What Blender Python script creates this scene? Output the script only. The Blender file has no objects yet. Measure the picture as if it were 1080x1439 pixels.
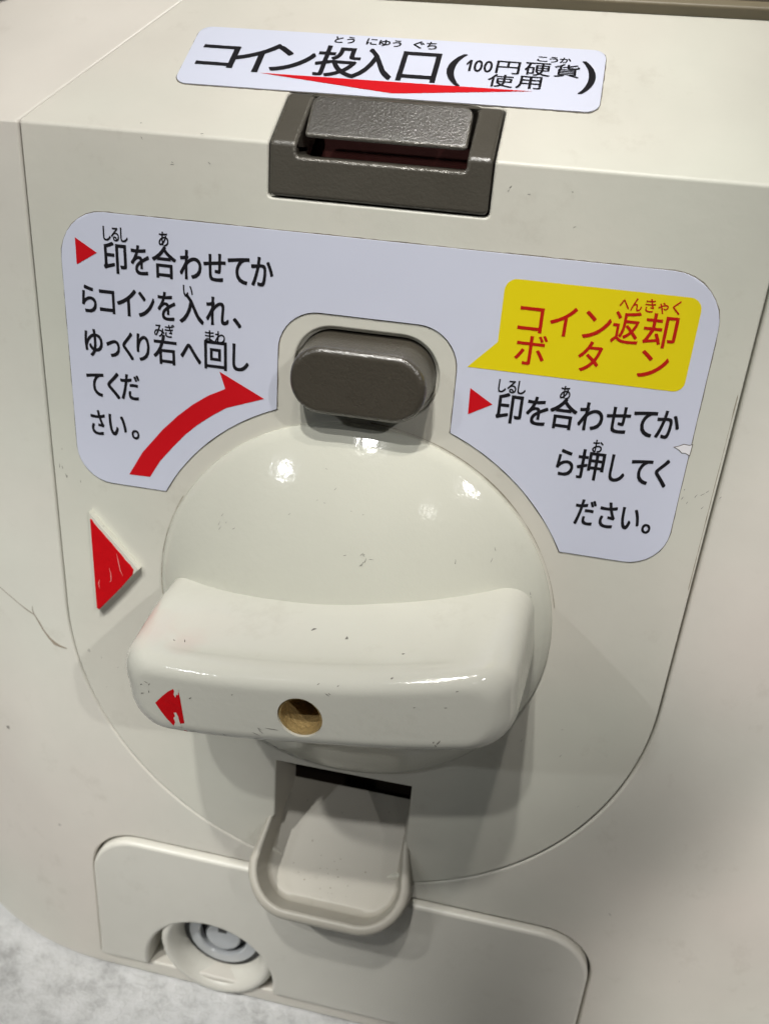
import bpy, bmesh, math, random
from mathutils import Vector, Matrix
from mathutils.bvhtree import BVHTree
random.seed(7)
sc = bpy.context.scene
COL = sc.collection
R = math.radians
PI = math.pi
FLOOR = -93.0

def V(x, y, z):
    """millimetres on the machine's front (x right, y up, z out of the front) -> metres in the world"""
    return Vector((x * .001, -z * .001, (y - FLOOR) * .001))
def D(x, y, z):
    return Vector((x, -z, y))

# ------------------------------------------------------------------ camera
cam = bpy.data.cameras.new("camera"); co = bpy.data.objects.new("camera", cam); COL.objects.link(co)
r_ = D(.97715, .07195, -.2000); u_ = -D(.14841, -.90457, .39965); f_ = D(-.15215, -.42020, -.89458)
m = Matrix.Identity(4)
for i, a in enumerate((r_, u_, -f_)):
    m[0][i], m[1][i], m[2][i] = a
m.translation = V(22.40, 67.96, 108.04)
co.matrix_world = m
cam.sensor_fit = 'AUTO'; cam.sensor_width = 36.0; cam.lens = 36.0 * 1206.7 / 1439
cam.clip_start = .005; cam.clip_end = 20
cam.dof.use_dof = True; cam.dof.focus_distance = .112; cam.dof.aperture_fstop = 33
sc.camera = co

# ------------------------------------------------------------------ light
sc.view_settings.view_transform = 'Standard'; sc.view_settings.look = 'None'
sc.view_settings.exposure = 0; sc.view_settings.gamma = 1
w = bpy.data.worlds.new("World"); sc.world = w; w.use_nodes = True
w.node_tree.nodes['Background'].inputs[0].default_value = (.95, .98, 1, 1)
w.node_tree.nodes['Background'].inputs[1].default_value = .018

def lamp(name, d, dist, sx, sy, power, col=(1, .96, .9), aim=(0, 10, 5), spin=0):
    l = bpy.data.lights.new(name, 'AREA'); l.shape = 'RECTANGLE'; l.size = sx; l.size_y = sy
    l.energy = power; l.color = col
    o = bpy.data.objects.new(name, l); COL.objects.link(o)
    d = D(*d).normalized(); o.location = V(*aim) + d * dist
    q = d.to_track_quat('Z', 'Y').to_matrix().to_4x4()
    o.matrix_world = Matrix.Translation(o.location) @ q @ Matrix.Rotation(spin, 4, 'Z')
    return o
def spot(name, d, dist, rad, power, cone, col, aim, blend=1.0):  # narrow cones also imitate a shadow cast over the lower right
    l = bpy.data.lights.new(name, 'SPOT'); l.energy = power; l.color = col; l.shadow_soft_size = rad
    l.spot_size = R(cone); l.spot_blend = blend
    o = bpy.data.objects.new(name, l); COL.objects.link(o)
    d = D(*d).normalized()
    o.matrix_world = Matrix.Translation(V(*aim) + d * dist) @ d.to_track_quat('Z', 'Y').to_matrix().to_4x4()
spot("shop_downlight", (-.09, .755, .65), .80, .010, 8.6, 15.0, (1, .99, .95), (-24, 64, 0), .85)
spot("shop_downlight_high", (-.03, .86, .51), .80, .013, 15.7, 14.6, (1, .98, .93), (-26, 92, 0), .8)
spot("shop_lamp_overhead", (.04, .90, .43), .70, .012, 8.2, 12.5, (1, .94, .88), (42, 96, 0))
spot("shop_lamp_side", (-.60, .46, .655), 1.1, .010, 5.0, 11.5, (.95, .98, 1), (-46, 32, 0))
spot("shop_lamp_far", (.60, .53, .60), 1.2, .011, 12.5, 11.0, (1, .98, .95), (-46, 32, 0))
spot("shop_lamp_left", (-.34, .80, .50), .80, .014, 16.0, 13.0, (1, .99, .95), (-64, -76, 0), .9)
spot("added_fill_right", (.45, .30, .84), .9, .010, 21.0, 8.7, (1, .97, .94), (112, 28, 0), .6)  # added spot that brightens the right side of the body
spot("added_fill_right_low", (.45, .30, .84), .9, .010, 25.0, 8.7, (1, .96, .92), (114, -62, 0), .6)  # second added spot, brightens the body further down on the right
lamp("shop_lamp_spot", (.35, .44, .83), 1.3, .03, .035, .2, (1, .98, .94))

# ------------------------------------------------------------------ materials
def new_mat(name):
    mt = bpy.data.materials.new(name); mt.use_nodes = True
    nt = mt.node_tree; b = nt.nodes['Principled BSDF']
    return mt, nt, b
def node(nt, t, **k):
    n = nt.nodes.new(t)
    for a, v in k.items():
        if a in n.inputs: n.inputs[a].default_value = v
        else: setattr(n, a, v)
    return n
def plastic(name, col, rough=.3, var=.05, specks=.05, bump=.12, bscale=900, grime=.0, speck_col=(.05, .04, .03), metal=0, spec=.5, sscale=210, tint=False):
    mt, nt, b = new_mat(name); L = nt.links
    g = node(nt, 'ShaderNodeNewGeometry')
    n1 = node(nt, 'ShaderNodeTexNoise', Scale=38.0, Detail=5.0, Roughness=.6); L.new(g.outputs['Position'], n1.inputs['Vector'])
    mr = node(nt, 'ShaderNodeMapRange'); L.new(n1.outputs[0], mr.inputs[0])
    mr.inputs[1].default_value = .3; mr.inputs[2].default_value = .7
    mr.inputs[3].default_value = 1 - var; mr.inputs[4].default_value = 1 + var * .5
    mul = node(nt, 'ShaderNodeMix', data_type='RGBA', blend_type='MULTIPLY'); mul.inputs[0].default_value = 1
    mul.inputs[6].default_value = (*col, 1); L.new(mr.outputs[0], mul.inputs[7])
    out = mul.outputs[2]
    if tint:
        n4 = node(nt, 'ShaderNodeTexNoise', Scale=16.0, Detail=3.0); L.new(g.outputs['Position'], n4.inputs['Vector'])
        r4 = node(nt, 'ShaderNodeMapRange'); L.new(n4.outputs[0], r4.inputs[0]); r4.inputs[1].default_value = .38; r4.inputs[2].default_value = .62
        mt4 = node(nt, 'ShaderNodeMix', data_type='RGBA'); L.new(r4.outputs[0], mt4.inputs[0])
        mt4.inputs[6].default_value = (1.025, .99, .98, 1); mt4.inputs[7].default_value = (.975, 1.0, .975, 1)
        m5 = node(nt, 'ShaderNodeMix', data_type='RGBA', blend_type='MULTIPLY'); m5.inputs[0].default_value = 1
        L.new(out, m5.inputs[6]); L.new(mt4.outputs[2], m5.inputs[7]); out = m5.outputs[2]
    if grime:
        n3 = node(nt, 'ShaderNodeTexNoise', Scale=95.0, Detail=8.0, Roughness=.72); L.new(g.outputs['Position'], n3.inputs['Vector'])
        r3 = node(nt, 'ShaderNodeMapRange'); L.new(n3.outputs[0], r3.inputs[0])
        r3.inputs[1].default_value = .58; r3.inputs[2].default_value = .76; r3.inputs[3].default_value = 0; r3.inputs[4].default_value = grime
        mg = node(nt, 'ShaderNodeMix', data_type='RGBA'); L.new(r3.outputs[0], mg.inputs[0]); L.new(out, mg.inputs[6])
        mg.inputs[7].default_value = (col[0] * .55, col[1] * .5, col[2] * .44, 1); out = mg.outputs[2]
    if specks:
        dn = node(nt, 'ShaderNodeTexNoise', Scale=1500.0, Detail=2.0); L.new(g.outputs['Position'], dn.inputs['Vector'])
        ad = node(nt, 'ShaderNodeVectorMath', operation='MULTIPLY_ADD'); L.new(dn.outputs['Color'], ad.inputs[0])
        ad.inputs[1].default_value = (.0012, .0012, .0012); L.new(g.outputs['Position'], ad.inputs[2])
        vo = node(nt, 'ShaderNodeTexVoronoi', Scale=float(sscale)); L.new(ad.outputs[0], vo.inputs['Vector'])
        sx = node(nt, 'ShaderNodeSeparateColor'); L.new(vo.outputs['Color'], sx.inputs[0])
        # speck radius differs from cell to cell; only a few cells carry one
        ra = node(nt, 'ShaderNodeMapRange'); L.new(sx.outputs[0], ra.inputs[0])
        ra.inputs[1].default_value = 1 - specks; ra.inputs[2].default_value = 1; ra.inputs[3].default_value = 0; ra.inputs[4].default_value = .085
        cm = node(nt, 'ShaderNodeMath', operation='LESS_THAN'); L.new(vo.outputs['Distance'], cm.inputs[0]); L.new(ra.outputs[0], cm.inputs[1])
        st = node(nt, 'ShaderNodeMath', operation='MULTIPLY'); L.new(cm.outputs[0], st.inputs[0])
        s2 = node(nt, 'ShaderNodeMapRange'); L.new(sx.outputs[1], s2.inputs[0]); s2.inputs[3].default_value = .25; s2.inputs[4].default_value = .9
        L.new(s2.outputs[0], st.inputs[1])
        ms = node(nt, 'ShaderNodeMix', data_type='RGBA'); L.new(st.outputs[0], ms.inputs[0]); L.new(out, ms.inputs[6])
        ms.inputs[7].default_value = (*speck_col, 1); out = ms.outputs[2]
    L.new(out, b.inputs['Base Color'])
    b.inputs['Metallic'].default_value = metal
    b.inputs['Specular IOR Level'].default_value = spec
    rr = node(nt, 'ShaderNodeMapRange'); L.new(n1.outputs[0], rr.inputs[0])
    rr.inputs[1].default_value = .3; rr.inputs[2].default_value = .7
    rr.inputs[3].default_value = rough * .85; rr.inputs[4].default_value = rough * 1.2
    L.new(rr.outputs[0], b.inputs['Roughness'])
    if bump:
        n2 = node(nt, 'ShaderNodeTexNoise', Scale=float(bscale), Detail=4.0, Roughness=.55); L.new(g.outputs['Position'], n2.inputs['Vector'])
        bp = node(nt, 'ShaderNodeBump', Strength=bump, Distance=.0003); L.new(n2.outputs[0], bp.inputs['Height'])
        L.new(bp.outputs[0], b.inputs['Normal'])
    return mt
CREAM = (.63, .618, .555)
M = {}
M['plate'] = plastic('cream_plate_plastic', CREAM, .42, .06, .10, .10, 700, .30, tint=True)
M['body'] = plastic('cream_body_plastic', (.66, .64, .585), .38, .06, .10, .10, 600, .30, tint=True)
M['door'] = plastic('cream_door_plastic', (.65, .635, .575), .36, .04, .02, .10, 700, .2)
M['knob'] = plastic('ivory_knob_plastic', (.59, .59, .512), .105, .04, .08, .12, 1000, .18, sscale=260)
M['grip'] = plastic('ivory_grip_plastic', (.59, .585, .52), .105, .04, .08, .12, 1000, .22, sscale=240)
def pink_rub(mt, p, r, col):
    nt = mt.node_tree; L = nt.links; b = nt.nodes['Principled BSDF']
    src = b.inputs['Base Color'].links[0].from_socket
    g = node(nt, 'ShaderNodeNewGeometry')
    d = node(nt, 'ShaderNodeVectorMath', operation='DISTANCE'); L.new(g.outputs['Position'], d.inputs[0]); d.inputs[1].default_value = p
    n = node(nt, 'ShaderNodeTexNoise', Scale=420.0, Detail=5.0); L.new(g.outputs['Position'], n.inputs['Vector'])
    ad = node(nt, 'ShaderNodeMath', operation='MULTIPLY_ADD'); L.new(n.outputs[0], ad.inputs[0]); ad.inputs[1].default_value = r * .9; L.new(d.outputs['Value'], ad.inputs[2])
    mr = node(nt, 'ShaderNodeMapRange'); L.new(ad.outputs[0], mr.inputs[0]); mr.inputs[1].default_value = r * .4; mr.inputs[2].default_value = r * 1.35; mr.inputs[3].default_value = .34; mr.inputs[4].default_value = 0
    mx = node(nt, 'ShaderNodeMix', data_type='RGBA'); L.new(mr.outputs[0], mx.inputs[0]); L.new(src, mx.inputs[6]); mx.inputs[7].default_value = (*col, 1)
    L.new(mx.outputs[2], b.inputs['Base Color'])
pink_rub(M['grip'], V(-24.5, 2.5, 17), .0055, (.62, .40, .36))
pink_rub(M['grip'], V(-17.5, 3.5, 19), .0035, (.60, .44, .40))
M['tray'] = plastic('shaded_cream_tray_plastic', (.47, .445, .385), .45, .08, .12, .04, 700, .5, sscale=330)  # shade in the tray put into a darker cream, plus real grime
M['dark_in'] = plastic('dark_gap_backing', (.035, .025, .018), .5, .1, 0, .1)
M['chassis'] = plastic('brown_interior_plastic', (.10, .075, .05), .5, .1, 0, .1)
M['slot'] = plastic('bronze_grey_cast_metal', (.075, .068, .054), .33, .12, .05, .2, 2600, .35, (.25, .23, .2), spec=.7)
M['flap'] = plastic('grained_grey_cast_metal', (.055, .05, .042), .26, .1, .0, .16, 3400, .3, spec=.7)
M['button'] = plastic('bronze_grey_button_metal', (.064, .056, .043), .26, .10, .05, .28, 2600, .3, (.3, .27, .22), spec=1.0)
M['sticker'] = plastic('white_vinyl', (.63, .655, .775), .33, .02, .02, .03, 500, .08)
M['edge'] = plastic('grimy_glue_edge', (.16, .14, .11), .6, .3, 0, .1)
M['worn'] = plastic('worn_bright_edge', (.13, .12, .10), .27, .3, .55, .5, 2600, .8, (.5, .47, .42), .2, spec=.8, sscale=2400)
M['black'] = plastic('black_print', (.012, .011, .014), .35, 0, 0, 0)
M['red'] = plastic('red_print', (.60, .006, .012), .35, .04, 0, 0)
M['dred'] = plastic('dark_red_print', (.50, .012, .006), .35, .04, 0, 0)
M['yellow'] = plastic('yellow_print', (.80, .66, .008), .35, .03, .015, 0)
M['paint'] = plastic('glossy_red_enamel', (.56, .006, .010), .16, .1, 0, .5, 420)
M['brass'] = plastic('dull_brass', (.44, .31, .13), .5, .25, .2, .9, 1700, .6, (.1, .07, .03), .35, sscale=900)
M['steel'] = plastic('lock_steel', (.50, .52, .54), .14, .06, 0, .04, 900, 0, metal=.3)
M['lockdark'] = plastic('dark_lock_gap', (.015, .015, .016), .4, 0, 0, 0)  # black puts the shade of the lock's gaps and notch into colour
M['upper'] = plastic('olive_shade_band', (.20, .17, .11), .45, .1, .02, .1)  # olive-dark colour holds the shadow in front of the frame
M['strip'] = plastic('greige_strip_plastic', (.42, .38, .32), .45, .08, .02, .1)
M['stain'] = plastic('brown_grime', (.33, .28, .22), .6, .4, 0, 0)
M['grime'] = plastic('thin_brown_grime', (.40, .36, .28), .6, .4, .3, 0, sscale=1500)
M['scratch'] = plastic('dark_scuff', (.16, .15, .13), .6, .3, 0, 0)
def floor_mat():
    mt, nt, b = new_mat('mottled_white_floor'); L = nt.links
    g = node(nt, 'ShaderNodeNewGeometry')
    n = node(nt, 'ShaderNodeTexNoise', Scale=120.0, Detail=9.0, Roughness=.7); L.new(g.outputs['Position'], n.inputs['Vector'])
    cr = node(nt, 'ShaderNodeValToRGB'); L.new(n.outputs[0], cr.inputs[0])
    e = cr.color_ramp.elements; e[0].position = .36; e[0].color = (.52, .52, .52, 1); e[1].position = .66; e[1].color = (.87, .87, .88, 1)
    x = e.new(.48); x.color = (.74, .745, .745, 1)
    n2 = node(nt, 'ShaderNodeTexNoise', Scale=28.0, Detail=6.0, Roughness=.7); L.new(g.outputs['Position'], n2.inputs['Vector'])
    r2 = node(nt, 'ShaderNodeMapRange'); L.new(n2.outputs[0], r2.inputs[0]); r2.inputs[1].default_value = .60; r2.inputs[2].default_value = .72; r2.inputs[4].default_value = .5
    mx = node(nt, 'ShaderNodeMix', data_type='RGBA'); L.new(r2.outputs[0], mx.inputs[0]); L.new(cr.outputs[0], mx.inputs[6]); mx.inputs[7].default_value = (.46, .43, .38, 1)
    L.new(mx.outputs[2], b.inputs['Base Color']); b.inputs['Roughness'].default_value = .5
    bp = node(nt, 'ShaderNodeBump', Strength=.9, Distance=.0016); L.new(n.outputs[0], bp.inputs['Height']); L.new(bp.outputs[0], b.inputs['Normal'])
    return mt
M['floor'] = floor_mat()

# ------------------------------------------------------------------ mesh helpers (all in mm on the front)
YB, PHI, RB = 63.8, math.atan2(1.35, 1.0), .75
U0 = YB - RB * math.tan(PHI / 2); ARC = RB * PHI
YT = YB + (RB * math.tan(PHI / 2))      # not used by the mapping, only documents the far end of the fillet
TOPD = (0, math.cos(PHI), -math.sin(PHI)); TOPN = (0, math.sin(PHI), math.cos(PHI))
def fold(x, u, z):
    """unrolled sheet (x, u) with height z -> the front face that bends back into the sloping top"""
    if u <= U0: return (x, u, z)
    a = min((u - U0) / RB, PHI)
    y = U0 + RB * math.sin(a); zz = -RB * (1 - math.cos(a))
    rest = u - U0 - RB * a
    if a >= PHI and rest > 0:
        y += rest * TOPD[1]; zz += rest * TOPD[2]
    return (x, y + z * math.sin(a), zz + z * math.cos(a))
USHIFT = ARC - 2 * RB * math.tan(PHI / 2)      # the fillet is a little shorter than the sharp corner
def US(s): return YB + s + USHIFT              # distance s up the sloping top -> u
def obj(name, bm, mat, parent=None, fn=None, ang=32, wn=True, smooth=True):
    bm.normal_update()
    for v in bm.verts:
        c = fn(*v.co) if fn else v.co
        v.co = V(*c)
    bm.normal_update()
    if smooth:
        lim = R(ang)
        for f in bm.faces: f.smooth = True
        for e in bm.edges:
            if len(e.link_faces) == 2:
                e.smooth = e.calc_face_angle(0) < lim
    me = bpy.data.meshes.new(name); bm.to_mesh(me); bm.free()
    for x in (mat if isinstance(mat, list) else [mat]): me.materials.append(x)
    o = bpy.data.objects.new(name, me); COL.objects.link(o)
    if parent: o.parent = parent
    if wn and smooth:
        md = o.modifiers.new('weighted_normal', 'WEIGHTED_NORMAL'); md.keep_sharp = True; md.weight = 80
    return o
def arc_pts(cx, cy, r, a0, a1, n):
    return [(cx + r * math.cos(R(a0 + (a1 - a0) * i / n)), cy + r * math.sin(R(a0 + (a1 - a0) * i / n))) for i in range(n + 1)]
def rrect(x0, x1, y0, y1, r, n=8):
    r = r if isinstance(r, (list, tuple)) else [r] * 4     # bl, br, tr, tl
    p = []
    for (cx, cy, a, q) in ((x0 + r[0], y0 + r[0], 180, r[0]), (x1 - r[1], y0 + r[1], 270, r[1]), (x1 - r[2], y1 - r[2], 0, r[2]), (x0 + r[3], y1 - r[3], 90, r[3])):
        p += arc_pts(cx, cy, q, a, a + 90, n) if q > 0 else [(cx, cy)]
    return p
def area(p): return sum(p[i - 1][0] * p[i][1] - p[i][0] * p[i - 1][1] for i in range(len(p))) / 2
def dedupe(p, e=1e-4):
    q = []
    for a in p:
        if not q or math.hypot(a[0] - q[-1][0], a[1] - q[-1][1]) > e: q.append(a)
    if math.hypot(q[0][0] - q[-1][0], q[0][1] - q[-1][1]) < e: q.pop()
    return q
def inset(p, d):
    """move every vertex of a closed loop to its left by d (mitred)"""
    q = []; n = len(p)
    for i in range(n):
        a, b, c = p[i - 1], p[i], p[(i + 1) % n]
        t1 = Vector((b[0] - a[0], b[1] - a[1])).normalized(); t2 = Vector((c[0] - b[0], c[1] - b[1])).normalized()
        n1 = Vector((-t1.y, t1.x)); n2 = Vector((-t2.y, t2.x)); s = n1 + n2
        k = 1 + n1.dot(n2)
        s = s / max(k, .35)
        q.append((b[0] + s.x * d, b[1] + s.y * d))
    return q
def slab(outer, holes=(), top=0., bottom=-1., bev=.3, seg=4, close=False, rim=0, worn=()):
    """a flat sheet with rounded upper edges on its outline and round its holes"""
    bm = bmesh.new(); loops = []
    o = dedupe(outer); o = o if area(o) > 0 else o[::-1]
    loops.append(o)
    for h in holes:
        h = dedupe(h); loops.append(h if area(h) < 0 else h[::-1])
    tops = []
    for li, lp in enumerate(loops):
        rings = []
        if rim: rings.append((inset(lp, bev + rim), top))
        if bev > 0:
            for k in range(seg + 1):
                a = PI / 2 * k / seg
                rings.append((inset(lp, bev * (1 - math.sin(a))), top - bev * (1 - math.cos(a))))
        else: rings.append((lp, top))
        if bottom is not None: rings.append((lp, bottom))
        vr = [[bm.verts.new((x, y, z)) for x, y in pts] for pts, z in rings]
        n = len(lp)
        for r0, r1 in zip(vr, vr[1:]):
            for i in range(n):
                j = (i + 1) % n
                fc = bm.faces.new((r0[i], r1[i], r1[j], r0[j]))
                if li in worn and r0[i].co.z > top - bev * .8 and r1[i].co.z < top - bev * .02 : fc.material_index = 1
        tops.append(vr[0]); 
        if close and lp is loops[0] and not holes:
            bm.faces.new(list(reversed(vr[-1])))
    es = []
    for r0 in tops:
        for i in range(len(r0)):
            e = bm.edges.get((r0[i], r0[(i + 1) % len(r0)])) or bm.edges.new((r0[i], r0[(i + 1) % len(r0)]))
            es.append(e)
    g = bmesh.ops.triangle_fill(bm, edges=es, use_beauty=True, use_dissolve=False)
    for f in [x for x in g['geom'] if isinstance(x, bmesh.types.BMFace)]:
        f.normal_update()
        if f.normal.z < 0: f.normal_flip()
    return bm
def cut(bm, axis, vals):
    for v in vals:
        co_ = (v, 0, 0) if axis == 0 else (0, v, 0); no = (1, 0, 0) if axis == 0 else (0, 1, 0)
        bmesh.ops.bisect_plane(bm, geom=bm.verts[:] + bm.edges[:] + bm.faces[:], dist=1e-5, plane_co=co_, plane_no=no)
FOLDCUTS = [U0 + ARC * k / 6 for k in range(7)]
def flat(pts, z=0.):
    bm = bmesh.new(); p = dedupe(pts); p = p if area(p) > 0 else p[::-1]
    vs = [bm.verts.new((x, y, z)) for x, y in p]
    es = [bm.edges.new((vs[i], vs[(i + 1) % len(vs)])) for i in range(len(vs))]
    g = bmesh.ops.triangle_fill(bm, edges=es, use_beauty=True)
    for f in bm.faces:
        f.normal_update()
        if f.normal.z < 0: f.normal_flip()
    return bm
def lathe(prof, cx=0, cy=0, n=96, cap=True):
    bm = bmesh.new(); rings = []
    for r, z in prof:
        if r < 1e-6: rings.append([bm.verts.new((cx, cy, z))])
        else: rings.append([bm.verts.new((cx + r * math.cos(2 * PI * i / n), cy + r * math.sin(2 * PI * i / n), z)) for i in range(n)])
    for a, b in zip(rings, rings[1:]):
        for i in range(n):
            j = (i + 1) % n
            if len(a) == 1: bm.faces.new((a[0], b[i], b[j]))
            elif len(b) == 1: bm.faces.new((a[i], b[0], a[j]))
            else: bm.faces.new((a[i], b[i], b[j], a[j]))
    return bm
def box(bm, x0, x1, y0, y1, z0, z1):
    v = [bm.verts.new((x, y, z)) for z in (z0, z1) for y in (y0, y1) for x in (x0, x1)]
    for f in ((0, 2, 3, 1), (4, 5, 7, 6), (0, 1, 5, 4), (2, 6, 7, 3), (0, 4, 6, 2), (1, 3, 7, 5)):
        bm.faces.new([v[i] for i in f])
def ribbon(bm, pts, widths, z):
    vs = []
    for i, p in enumerate(pts):
        a = pts[max(i - 1, 0)]; b = pts[min(i + 1, len(pts) - 1)]
        t = Vector((b[0] - a[0], b[1] - a[1])).normalized(); n = Vector((-t.y, t.x)) * widths[i] / 2
        vs.append((bm.verts.new((p[0] + n.x, p[1] + n.y, z)), bm.verts.new((p[0] - n.x, p[1] - n.y, z))))
    for a, b in zip(vs, vs[1:]): bm.faces.new((a[0], a[1], b[1], b[0]))

# ------------------------------------------------------------------ lettering
_gl = {}
def glyph(ch, bold=0.0):
    if ch == '1': return [(0, .70), (.34, 1), (.62, 1), (.62, 0), (.36, 0), (.36, .74), (0, .55)], [(0, 6, 5), (0, 5, 1), (1, 5, 3), (1, 3, 2), (3, 5, 4)][:0] + [(0, 6, 5, 1), (1, 5, 4, 3, 2)]
    if (ch, bold) in _gl: return _gl[(ch, bold)]
    c = bpy.data.curves.new('g', 'FONT'); c.body = ch; c.size = 1; c.offset = bold; c.resolution_u = 4
    o = bpy.data.objects.new('g', c); COL.objects.link(o)
    dg = bpy.context.evaluated_depsgraph_get(); dg.update()
    me = bpy.data.meshes.new_from_object(o.evaluated_get(dg))
    vs = [(v.co.x, v.co.y) for v in me.vertices]; fs = [tuple(p.vertices) for p in me.polygons]
    bpy.data.objects.remove(o); bpy.data.curves.remove(c); bpy.data.meshes.remove(me)
    _gl[(ch, bold)] = (vs, fs); return vs, fs
_b = [p[1] for p in glyph('国')[0]]
EMC = (max(_b) + min(_b)) / 2; EMH = (max(_b) - min(_b)) / .925      # centre and height of a full-width square
def letters(name, items, em, mat, parent, z=.23, bold=.062, fn=None, ink=False):
    """items: (character, left, right, centre y) or with ink=True (character, left, right, top, bottom)"""
    bm = bmesh.new()
    for it in items:
        vs, fs = glyph(it[0])
        x0 = min(v[0] for v in vs); x1 = max(v[0] for v in vs)
        sx = (it[2] - it[1]) / (x1 - x0)
        if ink:
            y0 = min(v[1] for v in vs); y1 = max(v[1] for v in vs); sy = (it[3] - it[4]) / (y1 - y0)
            f = lambda v: (it[1] + (v[0] - x0) * sx, it[4] + (v[1] - y0) * sy, z)
        else:
            sy = em / EMH
            f = lambda v: (it[1] + (v[0] - x0) * sx, it[3] + (v[1] - EMC) * sy, z)
        for k, (dx, dy) in enumerate(((-1, -.8), (1, -.8), (-1, .8), (1, .8))):
            nv = []
            for v in vs:
                q = f(v); nv.append(bm.verts.new((q[0] + dx * bold, q[1] + dy * bold, q[2] + .002 * k)))
            for p in fs:
                try:
                    fc = bm.faces.new([nv[i] for i in p]); fc.normal_update()
                    if fc.normal.z < 0: fc.normal_flip()
                except ValueError: pass
    return obj(name, bm, mat, parent, fn, smooth=False)

# ================================================================== the place
bm = bmesh.new()
vs = [bm.verts.new(p) for p in ((-260, FLOOR, -160), (-260, FLOOR, 60), (260, FLOOR, 60), (260, FLOOR, -160))]
bm.faces.new(vs)
fl = obj('floor', bm, M['floor'], smooth=False); fl['kind'] = 'structure'

# ================================================================== the machine
root = bpy.data.objects.new('capsule_machine', None); COL.objects.link(root)
root.location = (0, .06, 0); root['label'] = 'cream plastic capsule toy machine with coin slot, turning knob and instruction stickers'
root['category'] = 'capsule machine'
bpy.context.view_layer.update()
_inv = Matrix.Translation((0, -.06, 0))
def P(o, parent=root):
    o.parent = parent
    o.matrix_parent_inverse = _inv if parent is root else Matrix.Identity(4)
    return o

# ---- front plate
S_TOP = 31.5
plate_lp = arc_pts(0, -7.5, 46.6, 180, 360, 72) + [(46.8, 30), (46.8, US(S_TOP)), (-32.2, US(S_TOP)), (-46.8, US(.4)), (-46.7, 30)]
slot_lp = rrect(-13.75, 13.75, 57.55, US(9.55), .5, 4)
mouth_lp = [(-10.9, -31.2), (-10.9, -43.2), (-12.5, -45.5), (-12.5, -50.4), (-8, -52.6), (-3, -53.3), (3, -53.3), (8, -52.6), (12.9, -50.4), (12.9, -45.5), (12.1, -43.2), (12.1, -31.0)]
btn_hole = rrect(-9.7, 9.7, 31.3, 42.3, 5.2, 12)
plate = slab(plate_lp, [slot_lp, mouth_lp, btn_hole], 0, -3.2, .35, 4)
cut(plate, 1, FOLDCUTS)
P(obj('front_plate', plate, M['plate'], None, fold))

# ---- body panel with the opening for plate and door
door_out = [(-46, -88.3), (46, -88.3)] + arc_pts(37, -65.4, 9, 0, 90, 10) + arc_pts(-37, -65.4, 9, 90, 180, 10)
def bodymap(x, u, z):
    d = abs(x)
    if d > 46: z -= (.0089 if x < 0 else .0035) * (d - 46) ** 2
    if x < -74: z -= .09 * (d - 74) ** 2
    return fold(x, u, z - .25)
body = slab([(-84, -92.2), (112, -92.2), (112, US(36)), (-84, US(36))],
            [inset(plate_lp, -.32)[:], inset(dedupe(door_out), -.45)], 0, -6, .5, 5)
cut(body, 1, FOLDCUTS)
cut(body, 0, [s * v for s in (-1, 1) for v in (46, 48, 50, 52, 54, 56, 58, 60, 62, 64, 66, 68, 69.5, 71, 72.5, 74, 75.5, 77, 78.5, 80, 81.5, 83)] + [88, 93, 98, 103, 108])
P(obj('body_panel', body, M['body'], None, bodymap))
# housing behind
bm = bmesh.new()
prof = [(-19, FLOOR + .8), (-19, 66), (-55, 93), (-120, 93), (-120, FLOOR + .8)]
lo = [bm.verts.new((-78, y, z)) for z, y in prof]; hi = [bm.verts.new((111, y, z)) for z, y in prof]
bm.faces.new(lo); bm.faces.new(hi[::-1])
for i in range(5):
    j = (i + 1) % 5; bm.faces.new((lo[j], lo[i], hi[i], hi[j]))
bmesh.ops.recalc_face_normals(bm, faces=bm.faces)
P(obj('rear_housing', bm, M['chassis'], smooth=False))
# dark backing: the shade behind the gaps is put into its colour
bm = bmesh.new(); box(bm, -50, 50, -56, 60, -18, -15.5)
P(obj('dark_backing', bm, M['dark_in'], smooth=False))

# ---- frame across the top, its shadow built as a dark band
def topmap(x, s, n): return (x, YB + s * TOPD[1] + n * TOPN[1], s * TOPD[2] + n * TOPN[2])
bm = slab(rrect(-85, 112, 30.9, 46, .4, 3), (), 1.5, -2, .4, 3)
P(obj('upper_frame_shade', bm, M['upper'], None, lambda x, s, n: topmap(x, s + .009 * x - .45, n)))
bm = slab(rrect(-85, 112, 32.3, 46, .4, 3), (), 2.6, -2, .5, 3)
P(obj('frame_strip', bm, M['strip'], None, lambda x, s, n: topmap(x, s + .006 * x - .2, n)))

# ---- coin slot
sl = slab(rrect(-13.5, 13.5, 57.8, US(9.3), .55, 4), [rrect(-10.2, 10.5, 62.45, US(8.8), .5, 4)], .25, -4.5, .4, 4, rim=.12, worn=(1,))
cut(sl, 1, FOLDCUTS)
slot = P(obj('coin_slot', sl, [M['slot'], M['worn']], None, fold))
bm = slab(rrect(-9.75, 10.15, 1.9, 7.5, [.5, .5, 1.3, 1.3], 5), (), .3, -1.3, .28, 4, close=True, rim=.12, worn=(0,))
o = obj('slot_flap', bm, [M['flap'], M['worn']], slot, lambda x, s, n: topmap(x, s, (n if n > 0 else n * max(0.03, (s - 1.9) / 5.6)) - .85 + .27 * s))
bm = bmesh.new(); box(bm, -10.6, 10.8, 52, 70, -13, -10.5)
box(bm, -10.6, 10.8, 54.5, 61.9, -10.5, -2.5)
o = obj('slot_interior', bm, plastic('red_brown_slot_interior', (.05, .009, .007), .45, .2, 0, .1), slot, smooth=False)

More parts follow.
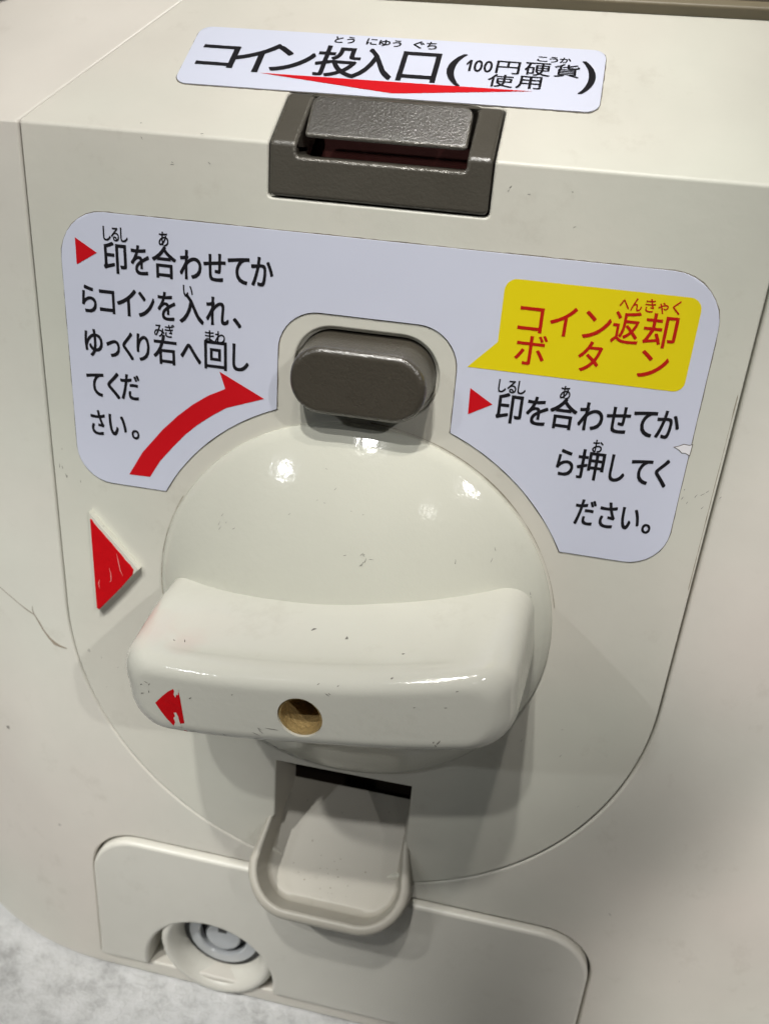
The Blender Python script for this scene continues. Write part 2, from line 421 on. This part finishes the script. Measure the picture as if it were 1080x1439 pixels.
# ---- stickers
def sticker_loop():
    c = 12.0; r = 32.5
    a0 = math.degrees(math.atan2(15.3, -math.sqrt(r * r - 15.3 ** 2))); a1 = math.degrees(math.acos(-c / r))
    p = arc_pts(0, 0, r, a0, a1, 20)
    p += arc_pts(-c + 5.5, 44 - 5.5, 5.5, 180, 90, 10) + arc_pts(c - 5.5, 44 - 5.5, 5.5, 90, 0, 10)
    p += arc_pts(0, 0, r, 180 - a1, 180 - a0, 20)
    p += arc_pts(37.2, 20.5, 5.2, 270, 360, 8) + arc_pts(36.0, 47.3, 6.4, 0, 90, 8) + arc_pts(-36.0, 47.3, 6.4, 90, 180, 8) + arc_pts(-37.2, 20.5, 5.2, 180, 270, 8)
    return dedupe(p)
slp = sticker_loop()
def rough_edge(p, d, j):
    # subdivide then jitter, for a grimy glue line of uneven width
    q = []
    for i in range(len(p)):
        a, b = p[i], p[(i + 1) % len(p)]; L_ = math.hypot(b[0] - a[0], b[1] - a[1]); n = max(1, int(L_ / .8))
        for k in range(n): q.append((a[0] + (b[0] - a[0]) * k / n, a[1] + (b[1] - a[1]) * k / n))
    q = inset(q, -d)
    return [(x + random.uniform(-j, j), y + random.uniform(-j, j)) for x, y in q]
st = P(obj('instruction_sticker', slab(slp, (), .18, .02, .05, 2), M['sticker']))
obj('glue_edge', slab(rough_edge(slp, .10, .045), (), .06, .01, 0), M['edge'], st, smooth=False)
E4 = 4.15
blk = M['black']
J = 'lettering'
letters(J, [('印', -36.2, -33.01, 48.03), ('を', -32.32, -29.83, 48.07), ('合', -29.32, -26.05, 48.11), ('わ', -25.47, -22.56, 48.16), ('せ', -22.18, -19.26, 48.2), ('て', -18.86, -16.04, 48.24), ('か', -15.7, -12.84, 48.28)], E4, blk, st)
letters(J, [('ら', -39.77, -37.73, 42.22), ('コ', -37.19, -35.06, 42.27), ('イ', -34.63, -31.9, 42.32), ('ン', -31.55, -29.31, 42.37), ('を', -28.78, -26.34, 42.42), ('入', -25.71, -22.38, 42.49), ('れ', -21.93, -18.88, 42.55), ('、', -18.19, -17.11, 42.6)], E4, blk, st)
letters(J, [('ゆ', -39.81, -37.23, 36.25), ('っ', -36.57, -34.7, 36.32), ('く', -34.19, -32.7, 36.36), ('り', -32.1, -30.3, 36.41), ('右', -29.65, -26.35, 36.48), ('へ', -25.71, -22.84, 36.56), ('回', -22.27, -19.16, 36.64), ('し', -18.27, -16.07, 36.72)], E4, blk, st)
letters(J, [('て', -39.97, -37.46, 30.31), ('く', -36.83, -35.06, 30.41), ('だ', -34.81, -32.03, 30.49)], E4, blk, st)
letters(J, [('さ', -39.77, -37.68, 24.51), ('い', -36.99, -34.37, 24.61), ('。', -33.53, -32.45, 24.7)], E4, blk, st)
letters(J, [('印', 17.67, 20.87, 34.55), ('を', 21.5, 24.16, 34.64), ('合', 24.48, 27.8, 34.71), ('わ', 28.12, 31.1, 34.79), ('せ', 31.57, 34.41, 34.87), ('て', 34.84, 37.57, 34.94), ('か', 37.74, 40.41, 35.01)], E4, blk, st)
letters(J, [('ら', 26.37, 28.48, 28.23), ('押', 29.0, 32.34, 28.33), ('し', 33.17, 35.05, 28.43), ('て', 35.75, 38.28, 28.52), ('く', 38.82, 40.37, 28.6)], E4, blk, st)
letters(J, [('だ', 29.81, 32.34, 21.63), ('さ', 33.0, 35.11, 21.68), ('い', 35.84, 38.13, 21.73), ('。', 38.69, 39.71, 21.78)], E4, blk, st)
FU = 'furigana'
letters(FU, [('し', -36.09, -35.05, 51.1), ('る', -34.96, -33.89, 51.1), ('し', -33.65, -32.66, 51.11)], 2.0, blk, st, bold=.032)
letters(FU, [('あ', -28.31, -27.0, 51.13)], 2.0, blk, st, bold=.032)
letters(FU, [('い', -25.14, -23.81, 44.87)], 2.0, blk, st, bold=.032)
letters(FU, [('み', -29.46, -28.0, 39.12), ('ぎ', -27.9, -26.56, 39.15)], 1.9, blk, st, bold=.032)
letters(FU, [('ま', -22.16, -20.91, 39.09), ('わ', -20.74, -19.39, 39.12)], 1.9, blk, st, bold=.032)
letters(FU, [('し', 17.52, 18.47, 37.44), ('る', 18.68, 19.79, 37.48), ('し', 19.99, 20.98, 37.51)], 1.9, blk, st, bold=.032)
letters(FU, [('あ', 25.37, 26.6, 37.56)], 1.9, blk, st, bold=.032)
letters(FU, [('お', 30.5, 31.78, 31.06)], 1.9, blk, st, bold=.032)
obj('red_triangle', flat([(-40.18, 50.2), (-37.16, 48.5), (-40.19, 46.7)], .22), M['red'], st, smooth=False)
obj('red_triangle', flat([(13.96, 36.65), (17.06, 34.83), (14.05, 33.1)], .22), M['red'], st, smooth=False)
obj('red_arrow', flat([(-34.34, 17.15), (-32.06, 20.96), (-28.81, 24.88), (-26.46, 27.27), (-24.17, 29.24), (-21.93, 30.81), (-19.36, 32.15), (-20.18, 34.48), (-13.78, 31.46), (-19.2, 29.44), (-21.23, 28.1), (-23.49, 26.38), (-25.41, 24.61), (-27.37, 22.42), (-29.39, 19.99), (-31.06, 17.25)], .22), M['red'], st, smooth=False)
bal = rrect(16.7, 40.0, 39.45, 50.9, [0, 1.3, 1.5, 1.5], 6)
bal = [p for p in bal if p != (16.7, 39.45)]
bal = [(13.26, 39.36)] + bal + [(16.7, 43.0)]
obj('speech_balloon', flat(bal, .215), M['yellow'], st, smooth=False)
letters(J, [('コ', 18.92, 21.85, 46.31), ('イ', 22.75, 25.82, 46.36), ('ン', 26.78, 30.0, 46.42), ('返', 30.23, 33.45, 46.46), ('却', 33.91, 37.74, 46.52)], 4.15, M['dred'], st, z=.25, bold=.035)
letters(J, [('ボ', 19.0, 22.79, 42.35), ('タ', 26.77, 29.56, 42.4), ('ン', 34.13, 37.56, 42.45)], 4.2, M['dred'], st, z=.25, bold=.035)
letters(FU, [('へ', 30.59, 31.71, 49.34), ('ん', 31.91, 33.19, 49.38), ('き', 33.56, 34.71, 49.43), ('ゃ', 35.07, 36.21, 49.47), ('く', 36.71, 37.6, 49.52)], 1.75, M['dred'], st, z=.25, bold=.018)
# torn flake at the right edge
tear = [(40.5, 32.35), (41.0, 32.55), (41.5, 32.85), (42.2, 32.8), (42.5, 32.95), (42.48, 32.1), (42.45, 31.55), (41.9, 31.8), (41.5, 31.75), (41.1, 32.1)]
obj('torn_edge', flat(inset(tear if area(tear) > 0 else tear[::-1], -.09), .21), M['edge'], st, smooth=False)
obj('peeled_flake', flat(tear, .245), plastic('bare_vinyl', (.82, .81, .84), .5, .05, 0, .1), st, smooth=False)

def topfold(x, s, z): return fold(x, US(s), z)
ts_lp = rrect(-29.2, 24.7, 9.75, 21.95, 1.7, 6)
ts = P(obj('coin_slot_sticker', slab(ts_lp, (), .18, .02, .05, 2), M['sticker'], None, lambda x, s, z: topfold(x, s + .007 * x, z)))
obj('glue_edge', slab(rough_edge(ts_lp, .10, .05), (), .06, .01, 0), M['edge'], ts, lambda x, s, z: topfold(x, s + .007 * x, z), smooth=False)
letters(J, [('コ', -27.48, -22.42, 17.7, 13.23), ('イ', -22.6, -16.91, 18.8, 12.77), ('ン', -17.47, -12.03, 18.45, 13.3), ('投', -11.72, -6.03, 19.21, 12.95), ('入', -6.6, -1.49, 19.2, 13.08), ('口', -.71, 4.15, 19.05, 13.2)], 6, blk, ts, bold=.085, fn=topfold, ink=True)
letters(J, [('(', 5.33, 7.44, 19.3, 12.9), (')', 21.9, 23.73, 19.5, 13.1)], 6, blk, ts, bold=.045, fn=topfold, ink=True)
letters(J, [('1', 7.65, 8.25, 18.25, 16.02), ('0', 8.59, 9.65, 18.28, 16.0), ('0', 9.84, 10.9, 18.28, 16.02), ('円', 11.39, 14.34, 18.5, 16.0), ('硬', 14.96, 18.12, 18.6, 16.0), ('貨', 18.61, 21.69, 18.65, 16.1)], 3, blk, ts, bold=.03, fn=topfold, ink=True)
letters(J, [('使', 10.73, 13.83, 15.75, 13.3), ('用', 14.25, 17.33, 15.8, 13.35)], 3, blk, ts, bold=.03, fn=topfold, ink=True)
letters(FU, [('と', -10.3, -9.22, 21.3, 20.0), ('う', -8.7, -7.7, 21.35, 20.0), ('に', -6.05, -4.71, 21.35, 20.0), ('ゅ', -4.37, -2.9, 21.2, 19.9), ('う', -2.58, -1.45, 21.27, 19.9), ('ぐ', .18, 1.54, 21.4, 19.89), ('ち', 1.86, 3.22, 21.4, 19.89)], 2, blk, ts, bold=.03, fn=topfold, ink=True)
letters(FU, [('こ', 16.27, 17.52, 19.9, 18.95), ('う', 17.79, 18.83, 19.98, 18.9), ('か', 19.1, 20.45, 20.0, 18.95)], 2, blk, ts, bold=.03, fn=topfold, ink=True)
obj('red_underline', flat([(-18.42, 12.64), (16.47, 12.96), (1.0, 10.75), (-.68, 10.55), (-2.2, 10.72)], .22), M['red'], ts, topfold, smooth=False)

# ---- return button
bt = slab(rrect(-8.85, 8.85, 32.0, 40.75, 4.2, 14), (), 5.2, -8, .8, 5, rim=.15)
P(obj('return_button', bt, [M['button'], M['worn']], None, lambda x, y, z: (x * (1 + (5.2 - z) * .008), 36.4 + .3 * (5.2 - z) / 5.2 + (y - 36.4) * (1 + (5.2 - z) * .020), z), ang=28))
P(obj('button_bezel', slab(inset(dedupe(btn_hole), -.1), [inset(dedupe(btn_hole), .42)], -.75, -4, .25, 3), M['plate']))

# ---- pointer triangle moulded on the plate
tri = [(-40.95, 10.3), (-41.0, -7.3), (-33.3, 1.7)]
pt = P(obj('pointer_triangle', slab(tri if area(tri) > 0 else tri[::-1], (), 1.0, -.1, .12, 2), M['plate']))
tp = [(-40.75, 9.2), (-40.8, -6.5), (-40.4, -6.8), (-38.2, -4.2), (-36.2, -1.8), (-34.3, .7), (-34.1, 1.6), (-34.6, 2.35), (-35.3, 3.0), (-36.0, 3.95), (-36.8, 4.75), (-37.5, 5.65), (-38.2, 6.35), (-38.9, 7.2), (-39.5, 7.8), (-40.1, 8.5), (-40.45, 9.1)]
bm = slab(tp, (), 1.12, .95, .1, 2)
obj('red_paint', bm, M['paint'], pt)
bm = bmesh.new()
ribbon(bm, [(-36.7, 4.0), (-36.5, 2.6), (-36.3, 1.2), (-35.9, .2)], [.03, .13, .12, .04], 1.135)
ribbon(bm, [(-38.1, 1.2), (-37.9, .2), (-37.95, -1.0), (-38.2, -1.3)], [.03, .12, .1, .03], 1.135)
ribbon(bm, [(-39.9, -1.2), (-40.1, -1.9), (-40.0, -2.8)], [.03, .12, .04], 1.135)
obj('paint_scratches', bm, plastic('pink_scratch', (.75, .30, .28), .4, 0, 0, 0), pt, smooth=False)

# ---- knob
H, RD = 11.0, 29.7
RS = (RD * RD + (H - .9) ** 2) / (2 * (H - .9)); ZC = H - RS
prof = [(RD - .05, -.4), (RD, .2), (RD - .08, .62), (RD - .35, .9)]
a_e = math.asin((RD - .6) / RS)
prof += [(RS * math.sin(a_e * (1 - k / 40)), ZC + RS * math.cos(a_e * (1 - k / 40))) for k in range(41)]
prof[-1] = (0, H)
knob = P(obj('turning_knob', lathe(prof, n=128), M['knob'], wn=False, ang=50))
TH = R(8.5); CT, STh = math.cos(TH), math.sin(TH)
def rot(x, y, z): return (x * CT - y * STh, x * STh + y * CT, z)
def grip_mesh():
    bm = bmesh.new(); rings = []; NP = 18
    levels = []
    ZT = 25.4
    zs = [1.5, 4, 6, 8, 10, 12, 14, 16, 18, 19.5, 21] 
    for z in zs: levels.append((z, 0.0))
    for k in range(1, 10): levels.append((21 + (ZT - 21) * math.sin(PI / 2 * k / 9), k / 9))
    for z, q in levels:
        t = z / ZT
        L_ = 27.5 - 1.7 * t
        T_ = 7.3 - 1.7 * max(0.0, (t - .42) / .58)
        ins_e = 3.4 * (1 - math.cos(PI / 2 * q)); 
        # long edges keep a tight radius, only near the very front
        qq = max(0.0, (z - (ZT - 2.1)) / 2.1); ins_t = 2.0 * (1 - math.sqrt(max(0, 1 - qq * qq)))
        L2, T2 = L_ - ins_e, T_ - ins_t
        rc = max(1.2, min(4.6, T2 - .3) - .3 * ins_t)
        rt = rc * (1 - .25 * t)
        lp = []
        def add(x, y): lp.append((x, y))
        nS, nC = 36, 10
        for i in range(nS): add(-(L2 - rc) + 2 * (L2 - rc) * i / nS, -T2)
        for i in range(nC): a = R(270 + 90 * i / nC); add(L2 - rc + rc * math.cos(a), -T2 + rc + rc * math.sin(a))
        nE = 4
        for i in range(nE): add(L2, -T2 + rc + (2 * T2 - rc - rt) * i / nE)
        for i in range(nC): a = R(90 * i / nC); add(L2 - rt + rt * math.cos(a), T2 - rt + rt * math.sin(a))
        for i in range(nS): add(L2 - rt - 2 * (L2 - rt) * i / nS, T2)
        for i in range(nC): a = R(90 + 90 * i / nC); add(-L2 + rt + rt * math.cos(a), T2 - rt + rt * math.sin(a))
        for i in range(nE): add(-L2, T2 - rt - (2 * T2 - rc - rt) * i / nE)
        for i in range(nC): a = R(180 + 90 * i / nC); add(-L2 + rc + rc * math.cos(a), -T2 + rc + rc * math.sin(a))
        out = []
        for x, y in lp:
            wst = math.cos(min(1, abs(x) / 25.0) * PI / 2) ** 2
            sg = 1 if y > 0 else -1
            yy = y * (1 - (.09 * max(0.0, min(1.0, (z - 10) / 9))) * wst)
            # shallow finger scoop in the upper and lower sides
            e = max(0.0, min(1.0, (20.5 - abs(x)) / 3.5)); e = e * e * (3 - 2 * e)
            h = max(0.0, min(1.0, (22.6 - z) / 2.0)); h = h * h * (3 - 2 * h) * max(0.0, min(1.0, (z - 10) / 6))
            if abs(y) > T2 * .75: yy -= sg * .5 * e * h
            zz = z - (z / ZT) * 2.6 * (abs(x) / 25.0) ** 2.4
            out.append((x, yy, zz))
        rings.append(out)
    vr = [[bm.verts.new(rot(*p)) for p in r] for r in rings]
    n = len(vr[0])
    for a, b in zip(vr, vr[1:]):
        for i in range(n):
            j = (i + 1) % n; bm.faces.new((a[i], a[j], b[j], b[i]))
    # front face: concentric shrinking rings keep it smooth
    last = rings[-1]; prev = vr[-1]
    for k in range(1, 8):
        f = 1 - k / 8
        ring = []
        for (x, y, z) in last:
            xx = math.copysign(max(abs(x) - 4 * (1 - f), abs(x) * f), x); yy = y * f
            z0 = 25.4 - 2.6 * (abs(xx) / 25.0) ** 2.4
            ring.append(bm.verts.new(rot(xx, yy, z0)))
        for i in range(n):
            j = (i + 1) % n; bm.faces.new((prev[i], prev[j], ring[j], ring[i]))
        prev = ring
    # close the middle seam: mirror vertices across y = 0
    T0 = nS + nC + nE + nC
    for i in range(1, nS - 1):
        bm.faces.new((prev[i], prev[i + 1], prev[T0 + nS - i - 1], prev[T0 + nS - i]))
    bm.faces.new([prev[k] for k in range(nS - 1, T0 + 2)])
    bm.faces.new([prev[k % n] for k in range(T0 + nS - 1, n + 2)])
    bmesh.ops.remove_doubles(bm, verts=bm.verts, dist=1e-4)
    bmesh.ops.recalc_face_normals(bm, faces=bm.faces)
    return bm
gm = grip_mesh()
bvh = BVHTree.FromBMesh(gm)
grip = obj('grip', gm, M['grip'], knob, wn=False, ang=70)
# screw hole through the front of the grip
HC = rot(-.25, -.35, 0); HR = 2.9
cb = bmesh.new()
bmesh.ops.create_cone(cb, cap_ends=True, segments=48, radius1=HR, radius2=HR, depth=24, matrix=Matrix.Translation((HC[0], HC[1], 25)))
cutter = obj('hole_cutter', cb, M['brass'], smooth=False)
md = grip.modifiers.new('hole', 'BOOLEAN'); md.operation = 'DIFFERENCE'; md.object = cutter; md.solver = 'EXACT'
dg = bpy.context.evaluated_depsgraph_get(); dg.update()
nm = bpy.data.meshes.new_from_object(grip.evaluated_get(dg), depsgraph=dg)
grip.modifiers.clear(); grip.data = nm; nm.name = 'grip'
cm_ = cutter.data; bpy.data.objects.remove(cutter); bpy.data.meshes.remove(cm_)
b2 = bmesh.new(); b2.from_mesh(nm)
for e in b2.edges:
    if len(e.link_faces) == 2: e.smooth = e.calc_face_angle(0) < R(45)
b2.to_mesh(nm); b2.free()
while len(nm.materials) > 1: nm.materials.pop()
obj('brass_socket', lathe([(HR - .02, 25.0), (HR - .35, 25.1), (HR - .38, 24.4), (HR - .40, 17.5), (0, 17.2)], HC[0], HC[1], 48), M['brass'], knob)
# red arrow painted on the front of the grip, chipped
def on_grip(x, y, off):
    h = bvh.ray_cast(Vector((x, y, 60)), Vector((0, 0, -1)))
    return (x, y, (h[0].z if h[0] else 22) + off)
am = [(-20.1, -3.7), (-19.3, -4.75), (-18.5, -5.65), (-17.6, -6.45), (-16.7, -7.2), (-15.75, -7.65), (-15.65, -7.2), (-15.85, -5.4), (-16.1, -3.4), (-16.35, -1.4), (-16.55, -.45), (-17.3, -.5), (-18.0, -1.1), (-18.8, -2.0), (-19.5, -2.9)]
obj('arrow_mark', flat(am, 0), M['paint'], knob, lambda x, y, z: on_grip(x, y, .05), smooth=False)
for chip in ([(-17.35, -.3), (-17.1, -.75), (-17.2, -1.35), (-16.95, -1.75), (-16.85, -1.2), (-16.6, -1.25), (-16.45, -.3)],
             [(-17.35, -4.3), (-17.0, -4.15), (-16.7, -4.7), (-16.55, -5.5), (-16.3, -6.2), (-16.1, -7.2), (-16.5, -7.35), (-17.0, -7.0), (-17.45, -6.6), (-17.2, -5.8), (-17.4, -5.2), (-17.15, -4.8)]):
    obj('paint_chip', flat(chip, 0), M['grip'], knob, lambda x, y, z: on_grip(x, y, .075), smooth=False)

# ---- coin return tray
A45 = R(45); TC = (.2, -43.5)
def traymap(x, s, n): return (x + TC[0], TC[1] - s * math.cos(A45) + n * math.sin(A45), s * math.sin(A45) + n * math.cos(A45))
def uline(hw0, hw1, s0, s1, r, n=12):
    """open U: left leg down, rounded bottom, right leg up; legs flare from hw0 at s=0 to hw1"""
    def hw(s): return hw0 + (hw1 - hw0) * max(0, min(1.2, s / 9.0))
    p = [(-hw(s0 + (s1 - r - s0) * i / 10), s0 + (s1 - r - s0) * i / 10) for i in range(10)]
    hr = hw(s1 - r)
    for i in range(n + 1):
        a = PI / 2 * i / n; p.append((-hr + r * (1 - math.cos(a)), s1 - r + r * math.sin(a)))
    nn = 8
    for i in range(1, nn): p.append((-(hr - r) + 2 * (hr - r) * i / nn, s1))
    for i in range(n + 1):
        a = PI / 2 * (1 - i / n); p.append((hr - r + r * math.cos(a) , s1 - r + r * math.sin(a)))
    p += [(hw(s0 + (s1 - r - s0) * i / 10), s0 + (s1 - r - s0) * i / 10) for i in range(9, -1, -1)]
    return p
def tray_mesh():
    bm = bmesh.new(); S0 = -7.4
    prof = [(0, -22), (0, -1.0)]                                     # (inset from outer line, height n)
    prof += [(1.0 - 1.0 * math.cos(R(90 * k / 4)), -1.0 + 1.0 * math.sin(R(90 * k / 4))) for k in range(1, 5)]
    prof += [(1.25, 0), (1.55, -.1), (1.85, -.4), (2.4, -5.0), (2.8, -5.7), (3.6, -6.1)]
    rings = []
    for d, n in prof:
        hw0, hw1 = 12.45 - d * .55, 14.3 - d
        hw0 = max(hw0, 11.0 if d > 2 else hw0)
        rings.append([bm.verts.new((x, s, n)) for x, s in uline(hw0, hw1, S0, 15.5 - d, max(8.2 - d, 3.5))])
    for a, b in zip(rings, rings[1:]):
        for i in range(len(a) - 1): bm.faces.new((a[i], a[i + 1], b[i + 1], b[i]))
    f = rings[-1]; n = len(f); prev = f
    # floor: bridge left half to right half
    for i in range(n // 2 - 1):
        a, b, c, d = f[i], f[i + 1], f[n - 2 - i], f[n - 1 - i]
        if len({a, b, c, d}) == 4: bm.faces.new((a, b, c, d))
        elif len({a, b, c}) == 3 and b != c: bm.faces.new((a, b, d))
    mid = f[n // 2 - 1: n - n // 2 + 1]
    if len(mid) >= 3: bm.faces.new(mid)
    bmesh.ops.recalc_face_normals(bm, faces=bm.faces)
    return bm
bm = tray_mesh()
tray = P(obj('return_tray', bm, M['tray'], None, traymap, ang=40))
# cheeks of the chute between plate and tray
for (a, b) in (((-10.9, 0), (-10.1, -9.5)), ((12.1, 0), (12.0, -9.5))):
    bm = bmesh.new(); s = 1 if a[0] < 0 else -1
    q = [(a[0] + s * .03, -31.4, -.3), (b[0], -31.4, b[1]), (b[0], -44.5, b[1]), (a[0] + s * .03, -44.5, -.3)]
    bm.faces.new([bm.verts.new(p) for p in (q if s > 0 else q[::-1])])
    obj('chute_cheek', bm, M['tray'], tray, smooth=False)

# ---- lower door, lock
AC = (-23.2, -86.2); AR = 12.8
door_lp = [(-46, -88.3), (AC[0] - AR, -88.3)] + arc_pts(AC[0], AC[1], AR, 180, 0, 36) + [(AC[0] + AR, -88.3), (46, -88.3)] + arc_pts(37, -65.4, 9, 0, 90, 10) + arc_pts(-37, -65.4, 9, 90, 180, 10)
P(obj('service_door', slab(door_lp, (), .9, -6.5, .8, 5), M['door']))
bm = bmesh.new(); box(bm, -47.5, 47.5, -91.5, -53.5, -12, -6.9)
P(obj('door_recess', bm, M['door'], smooth=False))
LC = (-21.9, -80.7)
prof = [(11.9, -7), (11.9, -2.6), (11.75, -1.2), (11.4, -.2), (10.9, .45), (10.3, .7), (9.7, .45), (9.1, -.3), (8.55, -1.5), (8.25, -2.7), (8.15, -4), (8.1, -6.9)]
lock = P(obj('door_lock', lathe(prof, LC[0], LC[1], 72), M['door'], ang=50))
obj('lock_gap_black', lathe([(8.2, -3.7), (7.9, -3.5), (7.3, -3.55), (7.2, -5), (0, -5)], LC[0], LC[1], 64), M['lockdark'], lock)  # black ring and disc stand for the dark gaps in the lock
obj('lock_ring', lathe([(7.1, -4.6), (7.1, -3.4), (6.85, -3.15), (5.05, -3.15), (4.8, -3.4), (4.8, -4.6)], LC[0], LC[1], 64), M['steel'], lock)
obj('lock_core', lathe([(3.55, -4.6), (3.55, -3.4), (3.3, -3.15), (0, -3.1)], LC[0], LC[1] , 64), M['steel'], lock)
bm = bmesh.new(); box(bm, LC[0] - .85, LC[0] + .85, LC[1] + 1.2, LC[1] + 4.4, -3.6, -3.05)
obj('key_notch', bm, M['lockdark'], lock, smooth=False)

# ---- wear: hairline crack with grime on the body left of the plate, scuffs round the controls
def body_z(x, y): 
    d = abs(x); return (-.25 - (.0089 * (d - 46) ** 2 if d > 46 else 0)) + .04
bm = bmesh.new()
ribbon(bm, [(-62, -6.9), (-58.6, -8.6), (-56.2, -9.9), (-54.6, -10.7), (-53.2, -11.3), (-52.4, -12.6), (-51.8, -13.8), (-50.8, -15.1), (-49.8, -16.0), (-48.9, -16.3), (-47.6, -16.5)], [.1, .16, .14, .22, .2, .3, .28, .4, .7, .4, .2], 0)
ribbon(bm, [(-53.3, -11.3), (-53.5, -10.4), (-53.4, -9.6)], [.2, .12, .05], 0)
P(obj('hairline_crack', bm, M['stain'], None, lambda x, y, z: (x, y, body_z(x, y)), smooth=False))

def marks(name, specs, mat, parent, zf):
    bm = bmesh.new()
    for (cx, cy, n, sp, ln, wd, ang) in specs:
        for _ in range(n):
            x = cx + random.gauss(0, sp); y = cy + random.gauss(0, sp * .7); a = R(ang + random.gauss(0, 25)); l = ln * random.uniform(.4, 1.2)
            pts = [(x + l * t * math.cos(a) + random.uniform(-.03, .03), y + l * t * math.sin(a) + random.uniform(-.03, .03)) for t in (-.5, -.2, .15, .5)]
            zz = [zf(*q) for q in pts]
            if max(zz) - min(zz) > .35: continue
            ribbon(bm, pts, [.02, wd, wd * .8, .02], 0)
    o = obj(name, bm, mat, None, lambda x, y, z: (x, y, zf(x, y)), smooth=False)
    o.parent = parent
    if parent is root: o.matrix_parent_inverse = _inv
    o['kind'] = 'stuff'
    return o
def dome_z(x, y):
    r2 = x * x + y * y
    return ZC + math.sqrt(max(RS * RS - r2, 0)) + .03
marks('knob_scratches', [(3, 14, 9, .9, .7, .07, 20), (-18, 14, 5, 1.4, .6, .06, 60), (0, 21, 4, 3, .5, .05, 0), (18, 14, 4, 1.5, .6, .06, 100), (25, 9, 6, 1.2, .6, .08, 110), (-6, 20, 3, 2, .4, .05, 30)], M['scratch'], knob, dome_z)
def plate_z(x, y): return .03
marks('plate_scuffs', [(-24, 62, 6, 3, .5, .06, 0), (18, 60, 5, 4, .4, .07, 20), (44.5, 26, 10, 2.2, .6, .07, 75), (-44.8, 15, 6, 2.5, .7, .07, 95), (-36, -20, 5, 4, .4, .06, 50), (33, -20, 4, 5, .5, .05, 60), (-12.6, -24, 3, 2, .4, .06, 40), (11, 44.6, 6, 3, .4, .08, 0), (31, 23, 6, 3, .6, .05, 120)], M['scratch'], root, plate_z)

def grip_z(x, y): return on_grip(x, y, .04)[2]
def local_marks(specs):
    return [(*rot(a, b, 0)[:2], n, sp, ln, wd, an) for a, b, n, sp, ln, wd, an in specs]
marks('grip_scuffs', local_marks([(-6, -4.9, 16, 2.2, 1.6, .10, 8), (-12, -4.6, 8, 2.0, .8, .10, 0), (3, 4.4, 7, 3, .6, .10, 15), (-22, 1.5, 5, 1.0, .4, .14, 60), (16, -3.5, 3, .5, .7, .16, 90), (12, 5.0, 6, 5, .4, .12, 40), (-14, 4.8, 6, 4, .5, .12, 30)]), M['scratch'], knob, grip_z)

# grime that has gathered along the dome's foot
bm = bmesh.new()
def smear(path, wmax):
    w_, ws = .1, []
    for _ in path:
        w_ = max(.03, min(wmax, w_ + random.uniform(-.035, .035))); ws.append(w_)
    ws[0] = ws[-1] = .01
    ribbon(bm, path, ws, .03)
smear(arc_pts(0, 0, 30.05, 12, 88, 170), .30)
smear(arc_pts(0, 0, 30.0, 150, 205, 120), .16)
smear([(46.42, 40 - .4 * i) for i in range(70)], .22)
o = P(obj('seam_grime', bm, M['grime'], None, smooth=False)); o['kind'] = 'stuff'

# specks of dirt lying in the return tray
bm = bmesh.new()
for k in range(34):
    a, b = (random.gauss(-3, 4.5), random.gauss(8.2, 1.9)) if k < 24 else (random.uniform(-9, 9), random.uniform(-5, 8))
    if abs(a) > 9 or b > 10.9: continue
    r0 = random.uniform(.04, .17)
    vs = [bm.verts.new((a + r0 * random.uniform(.6, 1.2) * math.cos(t), b + r0 * random.uniform(.6, 1.2) * math.sin(t), -6.05)) for t in (0, 1.1, 2.2, 3.3, 4.4, 5.4)]
    bm.faces.new(vs)
o = obj('tray_dirt', bm, M['stain'], tray, traymap, smooth=False); o['kind'] = 'stuff'
